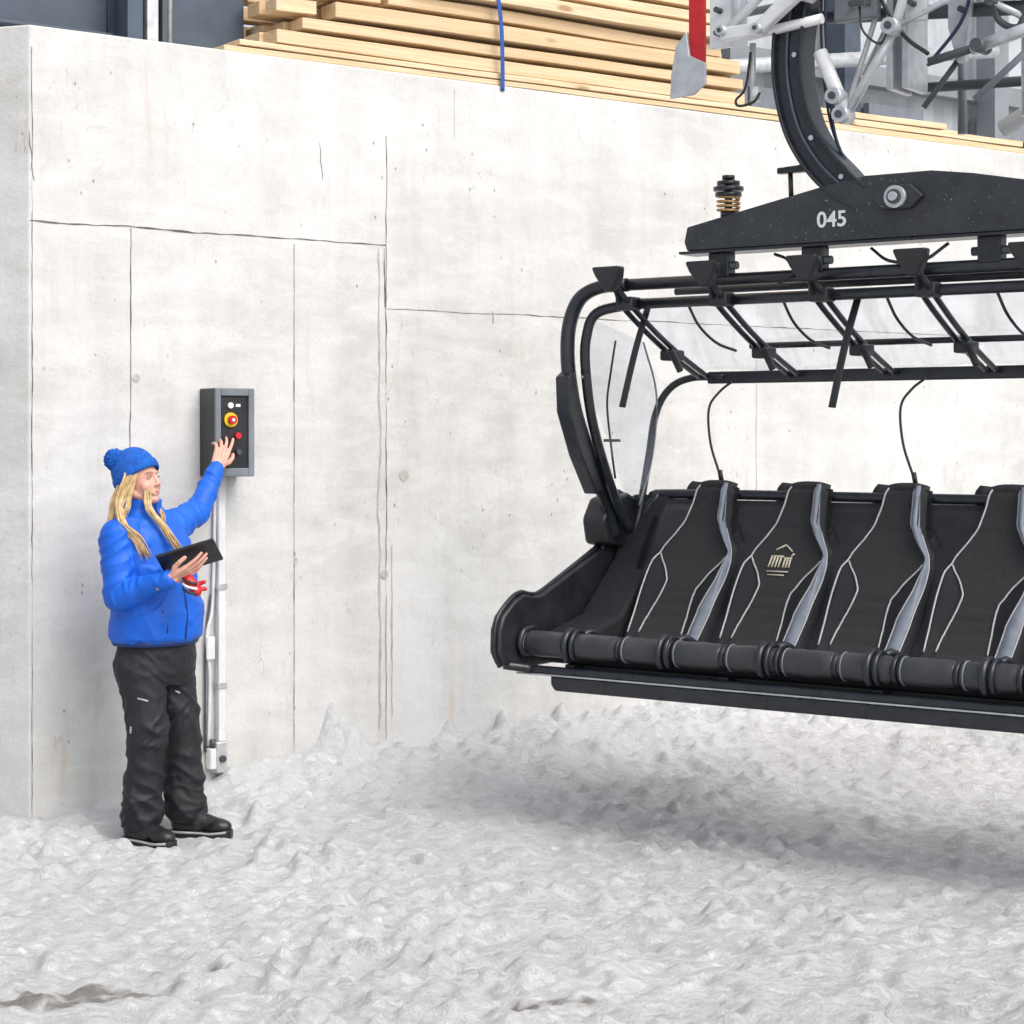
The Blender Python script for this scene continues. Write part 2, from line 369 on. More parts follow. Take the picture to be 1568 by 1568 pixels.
for L in range(8):
    th=(.072,.060,.078,.066)[L%4]
    for r in range(6):
        st=1.30+(0,.05,.35,.62,.75,.9,.7,1.0)[L]*(1 if r<2 else .6)+random.uniform(-.05,.12)
        B.append((st,4.38+random.uniform(-.18,.12),.02+r*.165+random.uniform(-.03,.03),.02+r*.165+.15,z,z+th*random.uniform(.85,1),random.uniform(-.010,.010)))
        if r<3 and st>1.5:
            e=st-random.uniform(.02,.1); s0_=max(1.27,e-random.uniform(.3,.6))+random.uniform(0,.06)
            B.append((s0_,e,.045+r*.165+random.uniform(0,.03),.02+r*.165+.15,z,z+th*.85,random.uniform(-.012,.012)))
    z+=th+.020
lumber('timber_stack',B)
B=[]
z=3.602
for L in range(3):
    for r in range(6):
        B.append((4.55+random.uniform(-.05,.5),6.75+random.uniform(-.35,.35)-.15*L,.02+r*.15,.02+r*.15+.14,z,z+.036,random.uniform(-.012,.012)))
    z+=.043
for r in range(3): B.append((6.7+.2*r,8.8,.05+r*.2,.2+r*.2,3.602,3.64,0))
lumber('timber_stack',B)
strap=tube('lashing_strap',[(2.615,-.006,3.57),(2.612,-.010,3.68),(2.60,-.016,3.9),(2.575,-.016,4.1),(2.55,-.016,4.4)],.013,M_STRAP,None,8,6,.15,V((1,0,0)))
strap.location=A; strap.rotation_euler=(0,0,WROT)

# ------------------------------------------------------------------ steel structure behind
def hcol(name,u,y,w,d,z0,z1,mat,tw=.014):
    e=empty(name,A,WROT)
    box('web',u-tw/2,u+tw/2,y-d/2,y+d/2,z0,z1,mat,e,0)
    box('flange_front',u-w/2,u+w/2,y-d/2-tw,y-d/2,z0,z1,mat,e,.002)
    box('flange_back',u-w/2,u+w/2,y+d/2,y+d/2+tw,z0,z1,mat,e,.002)
    box('base_plate',u-w*.65,u+w*.65,y-d*.7,y+d*.7,z0,z0+.02,mat,e,.002)
    for sx in (-1,1):
        for sy in (-1,1): cyl('anchor_bolt',(u+sx*w*.55,y+sy*d*.6,z0+.02),(u+sx*w*.55,y+sy*d*.6,z0+.06),.012,M_GALV,e,8)
    return e
hcol('steel_column',.66,.42,.08,.20,3.6,7.5,M_BLUESTEEL)
hcol('steel_column',1.09,.55,.40,.3,3.6,7.5,M_BLUESTEEL)
fr=empty('steel_framework',A,WROT)
box('panel_left',-2.2,.70,.95,1.0,3.6,3.95,M_MGREY,fr); box('panel_mid',.62,1.0,.70,.74,3.6,7,M_DGREY,fr); box('bracket',.72,.78,.3,.4,3.6,4.3,M_GALV,fr); box('bracket_2',.80,.83,.3,.4,3.6,4.3,M_DGREY,fr)
box('beam_web',-2.2,.60,.50,.514,3.70,4.05,M_BLUESTEEL,fr); box('beam_flange',-2.2,.60,.42,.60,3.685,3.70,M_BLUESTEEL,fr,.002)
tube('rail',[(.86,.35,3.6),(.86,.34,4.4)],.014,M_GALV,fr,straight=True); tube('rail_2',[(1.28,1.4,3.83),(3,1.4,3.83)],.03,M_GALV,fr,straight=True)
st=empty('lift_station',A,WROT)
vs=[];fs=[];n=160
for i in range(n+1):
    u=5.2+i*.1; y=5.9+(.03 if (i//2)%2 else 0)
    vs+= [(u,y-.4,3.6),(u,y-.4,9.5)]
for i in range(n): fs.append((2*i,2*i+1,2*i+3,2*i+2))
mesh_obj('cladding',vs,fs,M_FACADE,st)
box('cornice',5.1,21.3,5.3,5.45,5.25,5.45,M_MGREY,st); box('plinth',5.1,21.3,5.38,5.48,3.6,3.95,M_MGREY,st)
for k,u in enumerate((5.3,7.6,8.9,10.4,12.6)): box('post_%d'%k,u,u+.22,5.1,5.35,3.6,9.5,M_BLUESTEEL if k%2 else M_MGREY,st)
for k in range(4): box('window_%d'%k,7.95+k*1.6-.1,8.75+k*1.6-.1,5.40,5.48,4.3,5.1,M_BOXG,st)
tube('pipe',[(5.3,5,4.6),(12,4.6,5.6)],.07,M_GALV,st,straight=True); tube('pipe_2',[(6.2,4.8,3.7),(8.5,4.8,5.4)],.05,M_WHITE,st,straight=True)
box('terrace_crate',7.4,8.4,.3,1.0,3.6,3.78,M_DGREY,st,.01)

# ------------------------------------------------------------------ CHAIR   local: x=s, y=-t
CH=empty('chairlift_chair',(.5456,9.3,0),math.atan2(-.5827,.8127))
def P(s,t,z): return V((s,-t,z))
prof=[(.80,.36),(.86,.29),(.95,.215),(1.05,.15),(1.2,.05),(1.34,-.04),(1.44,-.10),(1.50,-.125),(1.53,-.16)]
halfw=[(.80,.222),(.95,.228),(1.08,.229),(1.18,.224),(1.24,.202),(1.30,.158),(1.36,.126),(1.44,.112),(1.50,.105),(1.53,.095)]
def lin(tab,x):
    if x<=tab[0][0]: return tab[0][1]
    for (a,b),(c,d) in zip(tab,tab[1:]):
        if x<=c: return b+(d-b)*(x-a)/(c-a)
    return tab[-1][1]
INL=[(.83,-.70),(.93,-.62),(1.03,-.48),(1.09,-.44),(1.15,-.60),(1.21,-.86),(1.54,-.97)]
INR=[(.83,.34),(.98,.26),(1.05,.28),(1.12,.46),(1.22,.84),(1.3,.72),(1.38,.50),(1.54,.42)]
def seatpt(cs,w,z,off=0):
    hw=lin(halfw,z)
    l=lin(INL,z); r=lin(INR,z)
    side=0
    if w<l: side=.040*sstep(0,1,(l-w)/max(.05,(l+1))*1.3)
    elif w>r: side=.046*sstep(0,1,(w-r)/max(.05,1-r)*1.6)
    edge=-.075*sstep(.86,1,abs(w))
    quilt=-.004*sum(math.exp(-((z-q)/.010)**2) for q in (.93,.985,1.04,1.34))*(1 if l<w<r else 0)
    t=lin(prof,z)+side+edge+quilt+off
    return P(cs+w*hw,t,z)
def seat(k):
    cs=.40+.48*k
    nz=92; zs=[.80+i*.73/nz for i in range(nz+1)]; ws=[-1+i/24 for i in range(49)]
    vs=[];fs=[]
    for z in zs:
        for w in ws: vs.append(seatpt(cs,w,z,.0015*noise.noise(V((w*2,z*6,k*3)))))
    m=len(ws)
    for j in range(len(zs)-1):
        for i in range(m-1): fs.append((j*m+i,j*m+i+1,(j+1)*m+i+1,(j+1)*m+i))
    o=mesh_obj('seat_back_%d'%(k+1),vs,fs,M_FAB,CH,True)
    o.data.materials.append(M_FAB2)
    for p in o.data.polygons:
        i=p.index%(m-1); j=p.index//(m-1); w=ws[i]; z=zs[j]
        if z<1.22 and (w<lin(INL,z) or w>lin(INR,z)): p.material_index=1
    sm=o.modifiers.new('s','SOLIDIFY'); sm.thickness=.07; sm.offset=-1
    def pipe(nm,path,r=.0042,off=.005,mat=M_PIPE,n=5):
        fine=cat([V((w,z,0)) for w,z in path],n)
        bm=bmesh.new(); sweep(bm,[seatpt(cs,q.x,q.y,off) for q in fine],r,6); bm_obj(nm,bm,mat,CH,True)
    pipe('piping_outer',[(-.82,1.52),(-.82,1.44),(-.83,1.36),(-.85,1.30),(-.86,1.24),(-.87,1.18),(-.87,1.05),(-.86,.95),(-.85,.86)],.0042,.006)
    pipe('piping_inner_l',[(lin(INL,z),z) for z in (1.205,1.17,1.14,1.11,1.085,1.05,1.02,.97,.92,.86)])
    pipe('piping_inner_r',[(lin(INR,z),z) for z in (1.20,1.16,1.12,1.08,1.05,1.0,.95,.90,.86)])
    def SA(z): return lin([(.83,.50),(.98,.56),(1.10,.76),(1.18,.84),(1.24,.82),(1.3,.70),(1.38,.50),(1.54,.42)],z)
    def SB(z): return lin([(.83,.84),(1.0,.88),(1.12,.92),(1.3,.93),(1.54,.88)],z)
    zz=[1.535-i*.70/40 for i in range(41)]
    vs=[];fs=[]
    for z in zz:
        for q in range(7): vs.append(seatpt(cs,SA(z)+(SB(z)-SA(z))*q/6,z,.003+.013*math.sin(math.pi*q/6)))
    for j in range(40):
        for q in range(6): fs.append((j*7+q,j*7+q+1,(j+1)*7+q+1,(j+1)*7+q))
    mesh_obj('stripe_%d'%(k+1),vs,fs,M_STRIPE,CH,True)
    bm=bmesh.new(); sweep(bm,[seatpt(cs,SA(z),z,.006) for z in zz[1:]],.0035,6); bm_obj('stripe_edge',bm,M_PIPE,CH,True)
    bm=bmesh.new(); sweep(bm,[seatpt(cs,SB(z),z,.005) for z in zz[12:]],.003,6); bm_obj('stripe_edge_r',bm,M_PIPE,CH,True)
    tube('head_roll',[P(cs-.085,-.165,1.508),P(cs-.04,-.165,1.517),P(cs+.04,-.165,1.517),P(cs+.085,-.165,1.508)],.027,M_FAB,CH,14)
for k in range(6): seat(k)
vs=[];fs=[]
zs=[.78,.86,.95,1.05,1.2,1.3,1.38,1.44]
for z in zs:
    for s in (.10,.16,3.04,3.10): vs.append(P(s,lin(prof,z)-.05,z))
for j in range(len(zs)-1):
    for i in range(3): fs.append((j*4+i,j*4+i+1,(j+1)*4+i+1,(j+1)*4+i))
o=mesh_obj('back_shell',vs,fs,M_PLAST,CH,True); m=o.modifiers.new('s','SOLIDIFY'); m.thickness=.05; m.offset=0
tube('back_rail',[P(.02,-.1,1.36),P(.08,-.13,1.45),P(.2,-.16,1.475),P(1.6,-.16,1.475),P(3.0,-.16,1.475),P(3.12,-.13,1.45),P(3.18,-.1,1.36)],.024,M_BLACK,CH)
box('seat_pan',.0,3.2,-.68,-.10,.74,.83,M_FAB2,CH,.02)
zr=.828; tr_=.72
for i in range(13):
    s0=-.085+i*.2575; s1=s0+.2575
    pts=[P(s0+.010+(s1-s0-.020)*j/8,tr_+.001*math.sin(j*2+i),zr+.001*math.sin(j*1.7+i*2)) for j in range(9)]
    tube('front_roll_%d'%i,pts,[.050,.0565,.057,.058,.0575,.058,.057,.0565,.050],M_ROLL,CH,24,3)
    cyl('roll_joint_%d'%i,P(s0-.010,tr_,zr),P(s0+.010,tr_,zr),.0605 if i%2 else .053,M_PLAST,CH,24)
    cyl('roll_band_%d'%i,P(s0+.028,tr_,zr),P(s0+.034,tr_,zr),.0592,M_BOXG,CH,24)
for k in range(6):
    s=.40+.48*k-.24+.01
    arc=[]
    for q in range(9):
        an=math.radians(-60+q*27); arc.append(P(s,tr_+.066*math.cos(an),zr+.066*math.sin(an)))
    arc.append(P(s+.02,tr_-.12,zr+.055)); arc.append(P(s+.05,tr_-.20,zr+.01))
    tube('bar_clamp_%d'%k,arc,.017,M_BLACK,CH,10,3)
    tube('bar_clamp_b',[p+V((.035,0,0)) for p in arc[:8]],.010,M_BLACK,CH,8,3)
sp=[(-.10,1.22),(-.60,1.035),(-.66,1.03),(-.73,1.045),(-.80,1.025),(-.895,.96),(-.925,.90),(-.93,.80),(-.89,.74),(-.78,.715),(-.30,.72),(.05,.80),(.12,1.30),(.17,1.46),(.05,1.50),(-.06,1.40)]
for nm,s0,s1 in (('side_panel',-.13,-.07),('side_panel_r',3.27,3.33)):
    prism(nm,sp,s0,s1,M_PLAST,CH,.014,'yz')
for nm,s0,s1 in (('cheek',-.07,.16),('cheek_r',3.04,3.27)):
    prism(nm,[(-.02,1.18),(-.30,.93),(-.62,.86),(-.66,.74),(.05,.74),(.15,1.30),(.18,1.47),(.13,1.47)],s0,s1,M_FAB2,CH,.03,'yz')
tube('panel_rim',[P(-.10,.09,1.235),P(-.10,.35,1.132),P(-.10,.58,1.045),P(-.10,.66,1.04),P(-.10,.73,1.052),P(-.10,.80,1.032),P(-.10,.895,.965),P(-.10,.928,.90),P(-.10,.932,.80),P(-.10,.89,.735)],.011,M_BLACK,CH,10)
cyl('roll_end',P(-.14,tr_,zr),P(-.07,tr_,zr),.068,M_PLAST,CH,24)
tube('end_grip',[P(-.055,.77,.775),P(-.055,.80,.83),P(-.055,.77,.885),P(-.05,.70,.895)],.014,M_BLACK,CH)
tube('lower_tube',[P(-.10,.86,.74),P(-.02,.78,.722),P(.1,.75,.715),P(1.6,.75,.715),P(3.1,.75,.715),P(3.3,.86,.74)],.020,M_BLACK,CH)
prism('lower_plate',[(.08,.655),(.10,.628),(3.12,.628),(3.14,.655),(3.14,.695),(.08,.695)],-.76,-.60,M_BLACK,CH,.01)
tube('lower_highlight_line',[P(.05,.775,.697),P(.15,.766,.697),P(3.1,.766,.697)],.004,M_GALV,CH,8)  # thin pale tube added as a modelled highlight along the lower bar
for s in (.13,.9,1.6,2.4,3.0): box('under_rib',s,s+.05,-.72,-.15,.66,.745,M_BLACK,CH,.006)
box('under_shell',.1,3.1,-.66,-.2,.69,.742,M_PLAST,CH,.01)
def sidetube(ss,sg):
    tube('side_tube',[P(ss,.05,1.28),P(ss,.12,1.42),P(ss,.24,1.60),P(ss,.38,1.83),P(ss,.44,2.0),P(ss,.46,2.15),P(ss+.01*sg,.45,2.28),P(ss+.06*sg,.44,2.38),P(ss+.16*sg,.43,2.425),P(ss+.3*sg,.42,2.43)],.040,M_BLACK,CH,14,6,.75)
    tube('side_tube_inner',[P(ss+.055*sg,.02,1.30),P(ss+.055*sg,.17,1.50),P(ss+.055*sg,.33,1.80),P(ss+.06*sg,.40,2.05),P(ss+.07*sg,.41,2.2),P(ss+.12*sg,.40,2.31),P(ss+.3*sg,.39,2.345)],.024,M_BLACK,CH,10)
    tube('rear_tube',[P(ss+.04*sg,.0,1.16),P(ss+.04*sg,-.10,1.4),P(ss+.04*sg,-.18,1.65),P(ss+.05*sg,-.23,1.86),P(ss+.11*sg,-.26,1.98),P(ss+.22*sg,-.28,2.03),P(ss+.4*sg,-.28,2.03)],.018,M_BLACK,CH,10)
sidetube(-.03,1); sidetube(3.23,-1)
prism('side_knuckle',[(-.46,2.05),(-.51,2.02),(-.50,1.86),(-.40,1.66),(-.27,1.48),(-.22,1.50),(-.34,1.74),(-.42,1.9)],-.065,.01,M_BLACK,CH,.008,'yz')
prism('pivot_plate',[(.02,1.22),(-.14,1.24),(-.17,1.36),(-.10,1.46),(.06,1.48),(.16,1.44),(.12,1.3)],-.15,-.02,M_PLAST,CH,.02,'yz')
for i in range(7):
    f=i/6; cyl('rivet',P(.022,.2+.22*f,1.60+.42*f),P(.030,.2+.22*f,1.60+.42*f),.006,M_GALV,CH,8)
cyl('top_bar',P(.2,.42,2.43),P(3.0,.42,2.43),.027,M_BLACK,CH)
cyl('top_bar_2',P(.2,.39,2.345),P(3.0,.39,2.345),.024,M_BLACK,CH)
cyl('top_bar_3',P(.45,.30,2.40),P(2.8,.30,2.40),.018,M_BLACK,CH)
cyl('mid_bar',P(.62,-.08,2.165),P(2.7,-.08,2.165),.014,M_BLACK,CH)
box('rear_bar',.28,2.95,.27,.30,2.0,2.058,M_BLACK,CH,.008)
for k in range(6):
    s=.27+.48*k
    for o_,r in ((-.024,.013),(.024,.013)):
        tube('footrest_arm',[P(s,.56,2.45),P(s+o_*.4,.50,2.395),P(s+o_,.42,2.33),P(s+o_,.20,2.215),P(s+o_,-.02,2.12),P(s+o_,-.25,2.035)],r,M_BLACK,CH,8)
    bm=bmesh.new()
    Q=[(-.075,2.50),(.075,2.50),(.06,2.455),(.02,2.39),(-.02,2.39),(-.06,2.455)]
    F=[bm.verts.new(P(s+a,.60+(z-2.45)*.3,z)) for a,z in Q]; Bk=[bm.verts.new(P(s+a,.54+(z-2.45)*.3,z)) for a,z in Q]
    bm.faces.new(F); bm.faces.new(list(reversed(Bk)))
    for i in range(6): bm.faces.new((F[i],Bk[i],Bk[(i+1)%6],F[(i+1)%6]))
    bm_obj('footrest_pad_%d'%k,bm,M_PLAST,CH,False,.012)
    box('arm_clamp_%d'%k,s-.045,s+.045,-.46,-.37,2.315,2.375,M_PLAST,CH,.01)
    box('arm_clamp_b',s-.03,s+.05,-.10,.0,2.10,2.15,M_PLAST,CH,.01)
    tube('arm_lever',[P(s+.04,.12,2.15),P(s+.05,.08,2.09),P(s+.06,.06,2.05)],.016,M_PLAST,CH,8)
for (s,z0,z1) in ((.30,2.33,1.88),(1.34,2.33,1.87),(2.4,2.33,1.88)):
    tube('webbing',[P(s,.30,z0),P(s-.03,.36,z0-.2),P(s-.06,.42,z1)],.018,M_PLAST,CH,8,6,.2)
for s in (.42,1.40,2.3):
    tube('cord',[P(s,-.27,2.01),P(s-.06,-.25,1.96),P(s-.10,-.22,1.88),P(s-.08,-.2,1.72),P(s-.03,-.2,1.57)],.0060,M_PLAST,CH,6)
    cyl('cord_end',P(s-.03,-.2,1.59),P(s-.02,-.2,1.54),.012,M_PLAST,CH,8)
for s in (.55,1.02,1.5,1.98):
    tube('thin_strap',[P(s,.36,2.33),P(s+.02,.30,2.24),P(s+.03,.16,2.17),P(s+.05,.02,2.14)],.007,M_PLAST,CH,6)
tube('side_cord',[P(.0,.1,2.2),P(-.04,.08,2.05),P(-.06,.08,1.9),P(-.05,.06,1.7),P(-.04,.04,1.55)],.006,M_PLAST,CH,6)
cyl('side_cord_cross',P(-.09,.06,1.73),P(.0,.06,1.73),.007,M_DGREY,CH,8)
def skin(name,rows):
    vs=[];fs=[];m=len(rows[0])
    for r in rows: vs+=r
    for j in range(len(rows)-1):
        for i in range(m-1): fs.append((j*m+i,j*m+i+1,(j+1)*m+i+1,(j+1)*m+i))
    return mesh_obj(name,vs,fs,M_CLEAR,CH,True)
cv=cat([V((.38,2.34,0)),V((.22,2.30,0)),V((.05,2.24,0)),V((-.12,2.16,0)),V((-.27,2.06,0))],4)
skin('canopy_clear',[[P(.2+2.8*i/30,p.x,p.y+.008*math.sin(i*.9)) for i in range(31)] for p in cv])
cvf=cat([V((.40,2.30,0)),V((.36,2.0,0)),V((.2,1.7,0)),V((.05,1.45,0))],5); cvb=cat([V((-.1,2.2,0)),V((-.22,1.95,0)),V((-.18,1.65,0)),V((-.06,1.42,0))],5)
skin('canopy_side',[[P(.03,a.x+(b.x-a.x)*q/4,a.y+(b.y-a.y)*q/4) for q in range(5)] for a,b in zip(cvf,cvb)])
tube('canopy_edge',[P(.03,p.x,p.y) for p in cvb],.005,M_MGREY,CH,6,1)
prism('cross_beam',[(.60,2.56),(.585,2.60),(.60,2.665),(1.0,2.745),(1.28,2.80),(1.45,2.825),(1.74,2.825),(1.92,2.80),(2.2,2.745),(2.6,2.665),(2.615,2.60),(2.6,2.56)],-.46,-.36,M_BEAM,CH,.006)
prism('beam_flange',[(.57,2.545),(.57,2.557),(2.63,2.557),(2.63,2.545)],-.48,-.34,M_BLACK,CH,.003)
prism('boss',[(1.485,2.724),(1.54,2.775),(1.66,2.775),(1.715,2.724),(1.66,2.675),(1.54,2.675)],-.485,-.458,M_BEAM,CH,.008)
cyl('boss_washer',P(1.60,.484,2.724),P(1.60,.505,2.724),.046,M_GALV,CH,24); cyl('boss_nut',P(1.60,.505,2.724),P(1.60,.515,2.724),.030,M_DGREY,CH,24); cyl('boss_pin',P(1.60,.515,2.724),P(1.60,.525,2.724),.019,M_GALV,CH,16)
fc=bpy.data.curves.new('number','FONT'); fc.body='045'; fc.size=.092; fc.extrude=.001; fc.offset=.0015; fc.align_x='CENTER'; fc.align_y='CENTER'
fo=bpy.data.objects.new('number_text',fc); fo.location=P(1.30,.4625,2.652); fo.rotation_euler=(math.pi/2,0,0); fc.materials.append(M_WHITE); link(fo,CH)
for s in (.75,1.2,1.98,2.42):
    box('beam_bracket',s-.05,s+.05,-.45,-.38,2.44,2.548,M_BLACK,CH,.008); cyl('bracket_pin',P(s-.08,.42,2.49),P(s+.08,.42,2.49),.018,M_DGREY,CH,12)
tube('beam_hose',[P(1.0,.40,2.53),P(1.08,.44,2.50),P(1.12,.46,2.44),P(1.05,.46,2.40)],.007,M_PLAST,CH,6)
tube('beam_hose_2',[P(1.45,.40,2.53),P(1.55,.44,2.47),P(1.7,.46,2.46),P(1.8,.42,2.53)],.007,M_PLAST,CH,6)
cl=cat([V((1.16,0,3.9)),V((1.115,0,3.6)),V((1.09,0,3.42)),V((1.093,0,3.25)),V((1.14,0,3.06)),V((1.23,0,2.91)),V((1.34,0,2.80)),V((1.42,0,2.74))],6)
def armstrip(name,o0,o1,t0,t1,mat):
    bm=bmesh.new(); R=[]
    for i,p in enumerate(cl):
        d=(cl[min(i+1,len(cl)-1)]-cl[max(i-1,0)]).normalized(); nn=V((d.z,0,-d.x))
        f=i/(len(cl)-1); k=1 if f<.8 else 1-.25*(f-.8)/.2
        R.append([bm.verts.new((p.x+nn.x*o*k,-tt,p.z+nn.z*o*k)) for o,tt in ((o0,t0),(o1,t0),(o1,t1),(o0,t1))])
    for i in range(len(R)-1):
        for k in range(4): bm.faces.new((R[i][k],R[i][(k+1)%4],R[i+1][(k+1)%4],R[i+1][k]))
    bm.faces.new(R[0]); bm.faces.new(list(reversed(R[-1])))
    return bm_obj(name,bm,mat,CH,False,.004)
armstrip('hanger_arm',-.062,.062,.36,.44,M_BLACK)
armstrip('hanger_flange_outer',.058,.072,.335,.465,M_BLACK)
armstrip('hanger_flange_inner',-.072,-.058,.335,.465,M_BLACK)
armstrip('hanger_rib',.0,.012,.442,.452,M_BLUESTEEL)
for i in (14,26,34): cyl('hanger_rivet',P(cl[i].x+.03,.44,cl[i].z),P(cl[i].x+.03,.45,cl[i].z),.011,M_GALV,CH,10)
cyl('damper_base',P(.78,.41,2.70),P(.78,.41,2.735),.035,M_BLACK,CH); cyl('damper_core',P(.78,.41,2.72),P(.78,.41,2.87),.017,M_DGREY,CH)
hel=[P(.78+.048*math.cos(a*.6),.41+.048*math.sin(a*.6),2.725+a*.0018) for a in range(36)]
tube('damper_spring',hel,.006,simple('brass_spring',(.40,.25,.10),.4,.5),CH,8,1)
for z,r in ((2.79,.058),(2.815,.066),(2.84,.05),(2.865,.028)): cyl('damper_disc',P(.78,.41,z),P(.78,.41,z+.017),r,M_BLACK,CH,24)
prism('limit_arm',[(1.02,2.87),(1.02,2.895),(1.12,2.90),(1.20,2.925),(1.22,2.87)],-.42,-.38,M_BLACK,CH,.004); tube('limit_rod',[P(1.075,.40,2.88),P(1.08,.40,2.75)],.011,M_BLACK,CH,8,straight=True)
G=CH
box('flag_red',.585,.665,-.42,-.40,3.36,3.9,M_RED,G,.004)
prism('guide_paddle',[(.50,3.24),(.505,3.34),(.53,3.47),(.585,3.53),(.60,3.42),(.68,3.38),(.68,3.29),(.62,3.245)],-.44,-.42,M_GALV,G,.006)
box('bracket_white',.69,.80,-.42,-.39,3.44,3.9,M_WHITE,G,.006); box('bracket_white_2',.83,.86,-.46,-.40,3.46,3.72,M_GALV,G,.004)
prism('lever_white',[(.80,3.50),(.82,3.44),(1.00,3.445),(1.22,3.60),(1.35,3.74),(1.30,3.78),(1.16,3.64),(.98,3.50)],-.55,-.50,M_WHITE,G,.01)
tube('link_1',[P(.80,.45,3.46),P(1.25,.45,3.50)],.022,M_WHITE,G,10,straight=True)
tube('link_2',[P(.84,.5,3.50),P(1.1,.5,3.72)],.022,M_WHITE,G,10,straight=True)
for s,z in ((.83,3.48),(1.0,3.47),(1.2,3.6),(1.02,3.62)): cyl('bolt',P(s,.5,z),P(s,.58,z),.022,M_GALV,G,12); cyl('bolt_c',P(s,.58,z),P(s,.585,z),.01,M_DGREY,G,10)
tube('rod_1',[P(.905,.42,3.44),P(.905,.42,3.19)],.014,M_GALV,G,8,straight=True); cyl('rod_fit',P(.92,.42,3.25),P(.92,.42,3.19),.022,M_WHITE,G,12)
tube('wire_loop',[P(.905,.44,3.40),P(.88,.44,3.25),P(.84,.45,3.20),P(.86,.46,3.17),P(.93,.46,3.18),P(.95,.44,3.22)],.006,M_PLAST,G,6)
tube('hose_navy',[P(1.24,.38,3.8),P(1.23,.38,3.5),P(1.25,.38,3.2),P(1.28,.38,3.0),P(1.36,.38,2.84)],.007,M_NAVY,G,8)
tube('hose_black',[P(1.225,.38,3.8),P(1.21,.38,3.5),P(1.225,.38,3.25),P(1.26,.38,3.05),P(1.34,.38,2.86)],.006,M_PLAST,G,8)
tube('strut_1',[P(1.24,.45,3.36),P(1.36,.45,3.09)],.030,M_WHITE,G,14,straight=True)
tube('strut_2',[P(1.36,.45,3.08),P(1.58,.45,3.42)],.020,M_GALV,G,12,straight=True)
tube('strut_3',[P(1.58,.45,3.42),P(1.66,.45,3.70)],.020,M_WHITE,G,12,straight=True)
tube('strut_4',[P(1.30,.35,3.1),P(1.42,.30,3.5),P(1.5,.30,3.8)],.012,M_GALV,G,8)
for s,z in ((1.36,3.08),(1.58,3.42),(1.33,3.16)): cyl('eye',P(s,.43,z),P(s,.52,z),.034,M_GALV,G,16); cyl('eye_pin',P(s,.52,z),P(s,.53,z),.016,M_DGREY,G,12)
prism('plate_hanging',[(1.60,3.45),(1.69,3.45),(1.72,3.9),(1.58,3.9)],-.40,-.37,M_WHITE,G,.006)
prism('rib_plate',[(1.76,3.42),(1.80,3.27),(1.84,3.27),(1.9,3.9),(1.76,3.9)],-.34,-.31,M_GALV,G,.006)
tube('cross_tube',[P(1.15,.25,3.55),P(2.3,.25,3.46)],.030,M_DGREY,G,12,straight=True)
tube('cross_tube_2',[P(1.25,.1,3.68),P(2.4,.1,3.62)],.038,M_GALV,G,12,straight=True)
tube('gas_spring',[P(1.75,.5,3.255),P(1.95,.5,3.29)],.018,M_DGREY,G,12,straight=True)
tube('gas_spring_rod',[P(1.93,.5,3.285),P(2.25,.5,3.36)],.026,M_GALV,G,12,straight=True)
cyl('gas_joint',P(1.97,.45,3.29),P(1.97,.56,3.29),.026,M_DGREY,G,14)
tube('rear_tube_w',[P(1.70,-.4,3.10),P(2.5,-.4,3.52)],.040,M_WHITE,G,12,straight=True)
tube('brace_1',[P(1.70,.4,3.26),P(1.86,.4,3.45),P(1.9,.4,3.7)],.008,M_NAVY,G,8); tube('brace_2',[P(1.45,.4,3.7),P(1.52,.42,3.52),P(1.62,.44,3.38),P(1.72,.44,3.30)],.009,M_PLAST,G,8)
tube('hook',[P(2.0,.45,3.5),P(2.02,.45,3.4),P(2.1,.45,3.36),P(2.14,.45,3.44)],.014,M_DGREY,G,8)
box('grip_block',1.9,2.15,-.5,-.2,3.52,3.75,M_GALV,G,.02); box('grip_plate',1.25,1.45,-.35,-.3,3.50,3.85,M_MGREY,G,.01); box('grip_plate_2',2.0,2.04,-.55,-.5,3.45,3.9,M_DGREY,G,.004)
for s in (1.47,1.54): box('fin',s,s+.03,-.3,-.1,3.2,3.9,M_GALV,G,.004)
tube('mast',[P(1.05,.3,3.75),P(2.6,.3,3.75)],.06,M_GALV,G,16,straight=True)
# more of the station conveyor steelwork around the grip
for i,(a,b,r,mt) in enumerate((
    ((1.30,.15,3.30),(1.48,.15,3.62),.016,M_GALV),((1.66,.35,3.10),(1.80,.30,3.30),.012,M_DGREY),((1.78,.45,3.60),(2.12,.45,3.40),.014,M_GALV),
    ((1.44,.0,3.25),(2.2,.0,3.22),.022,M_DGREY),((1.64,-.1,3.05),(1.64,-.1,3.7),.020,M_MGREY),((2.05,.2,3.05),(2.05,.2,3.6),.030,M_GALV),
    ((.94,.3,3.50),(1.06,.3,3.66),.014,M_DGREY),((.72,.3,3.60),(1.10,.3,3.62),.018,M_MGREY),((1.86,.3,3.12),(2.14,.3,3.34),.014,M_MGREY),
    ((1.36,.45,3.08),(1.30,.44,3.20),.012,M_DGREY),((1.58,.46,3.42),(1.86,.46,3.52),.012,M_GALV),((1.50,.2,3.46),(1.50,.2,3.9),.024,M_DGREY))):
    cyl('steel_member_%d'%i,P(*a),P(*b),r,mt,G,12)
for i,(s,t_,z) in enumerate(((1.80,.36,3.30),(1.83,.36,3.48),(1.64,.42,3.52),(1.66,.42,3.60),(.745,.44,3.50),(.745,.44,3.60),(1.95,.52,3.60),(2.08,.52,3.58),(2.08,.52,3.68),(1.35,.37,3.56),(1.35,.37,3.66))):
    cyl('hex_bolt_%d'%i,P(s,t_-.02,z),P(s,t_+.02,z),.014,M_DGREY,G,6)
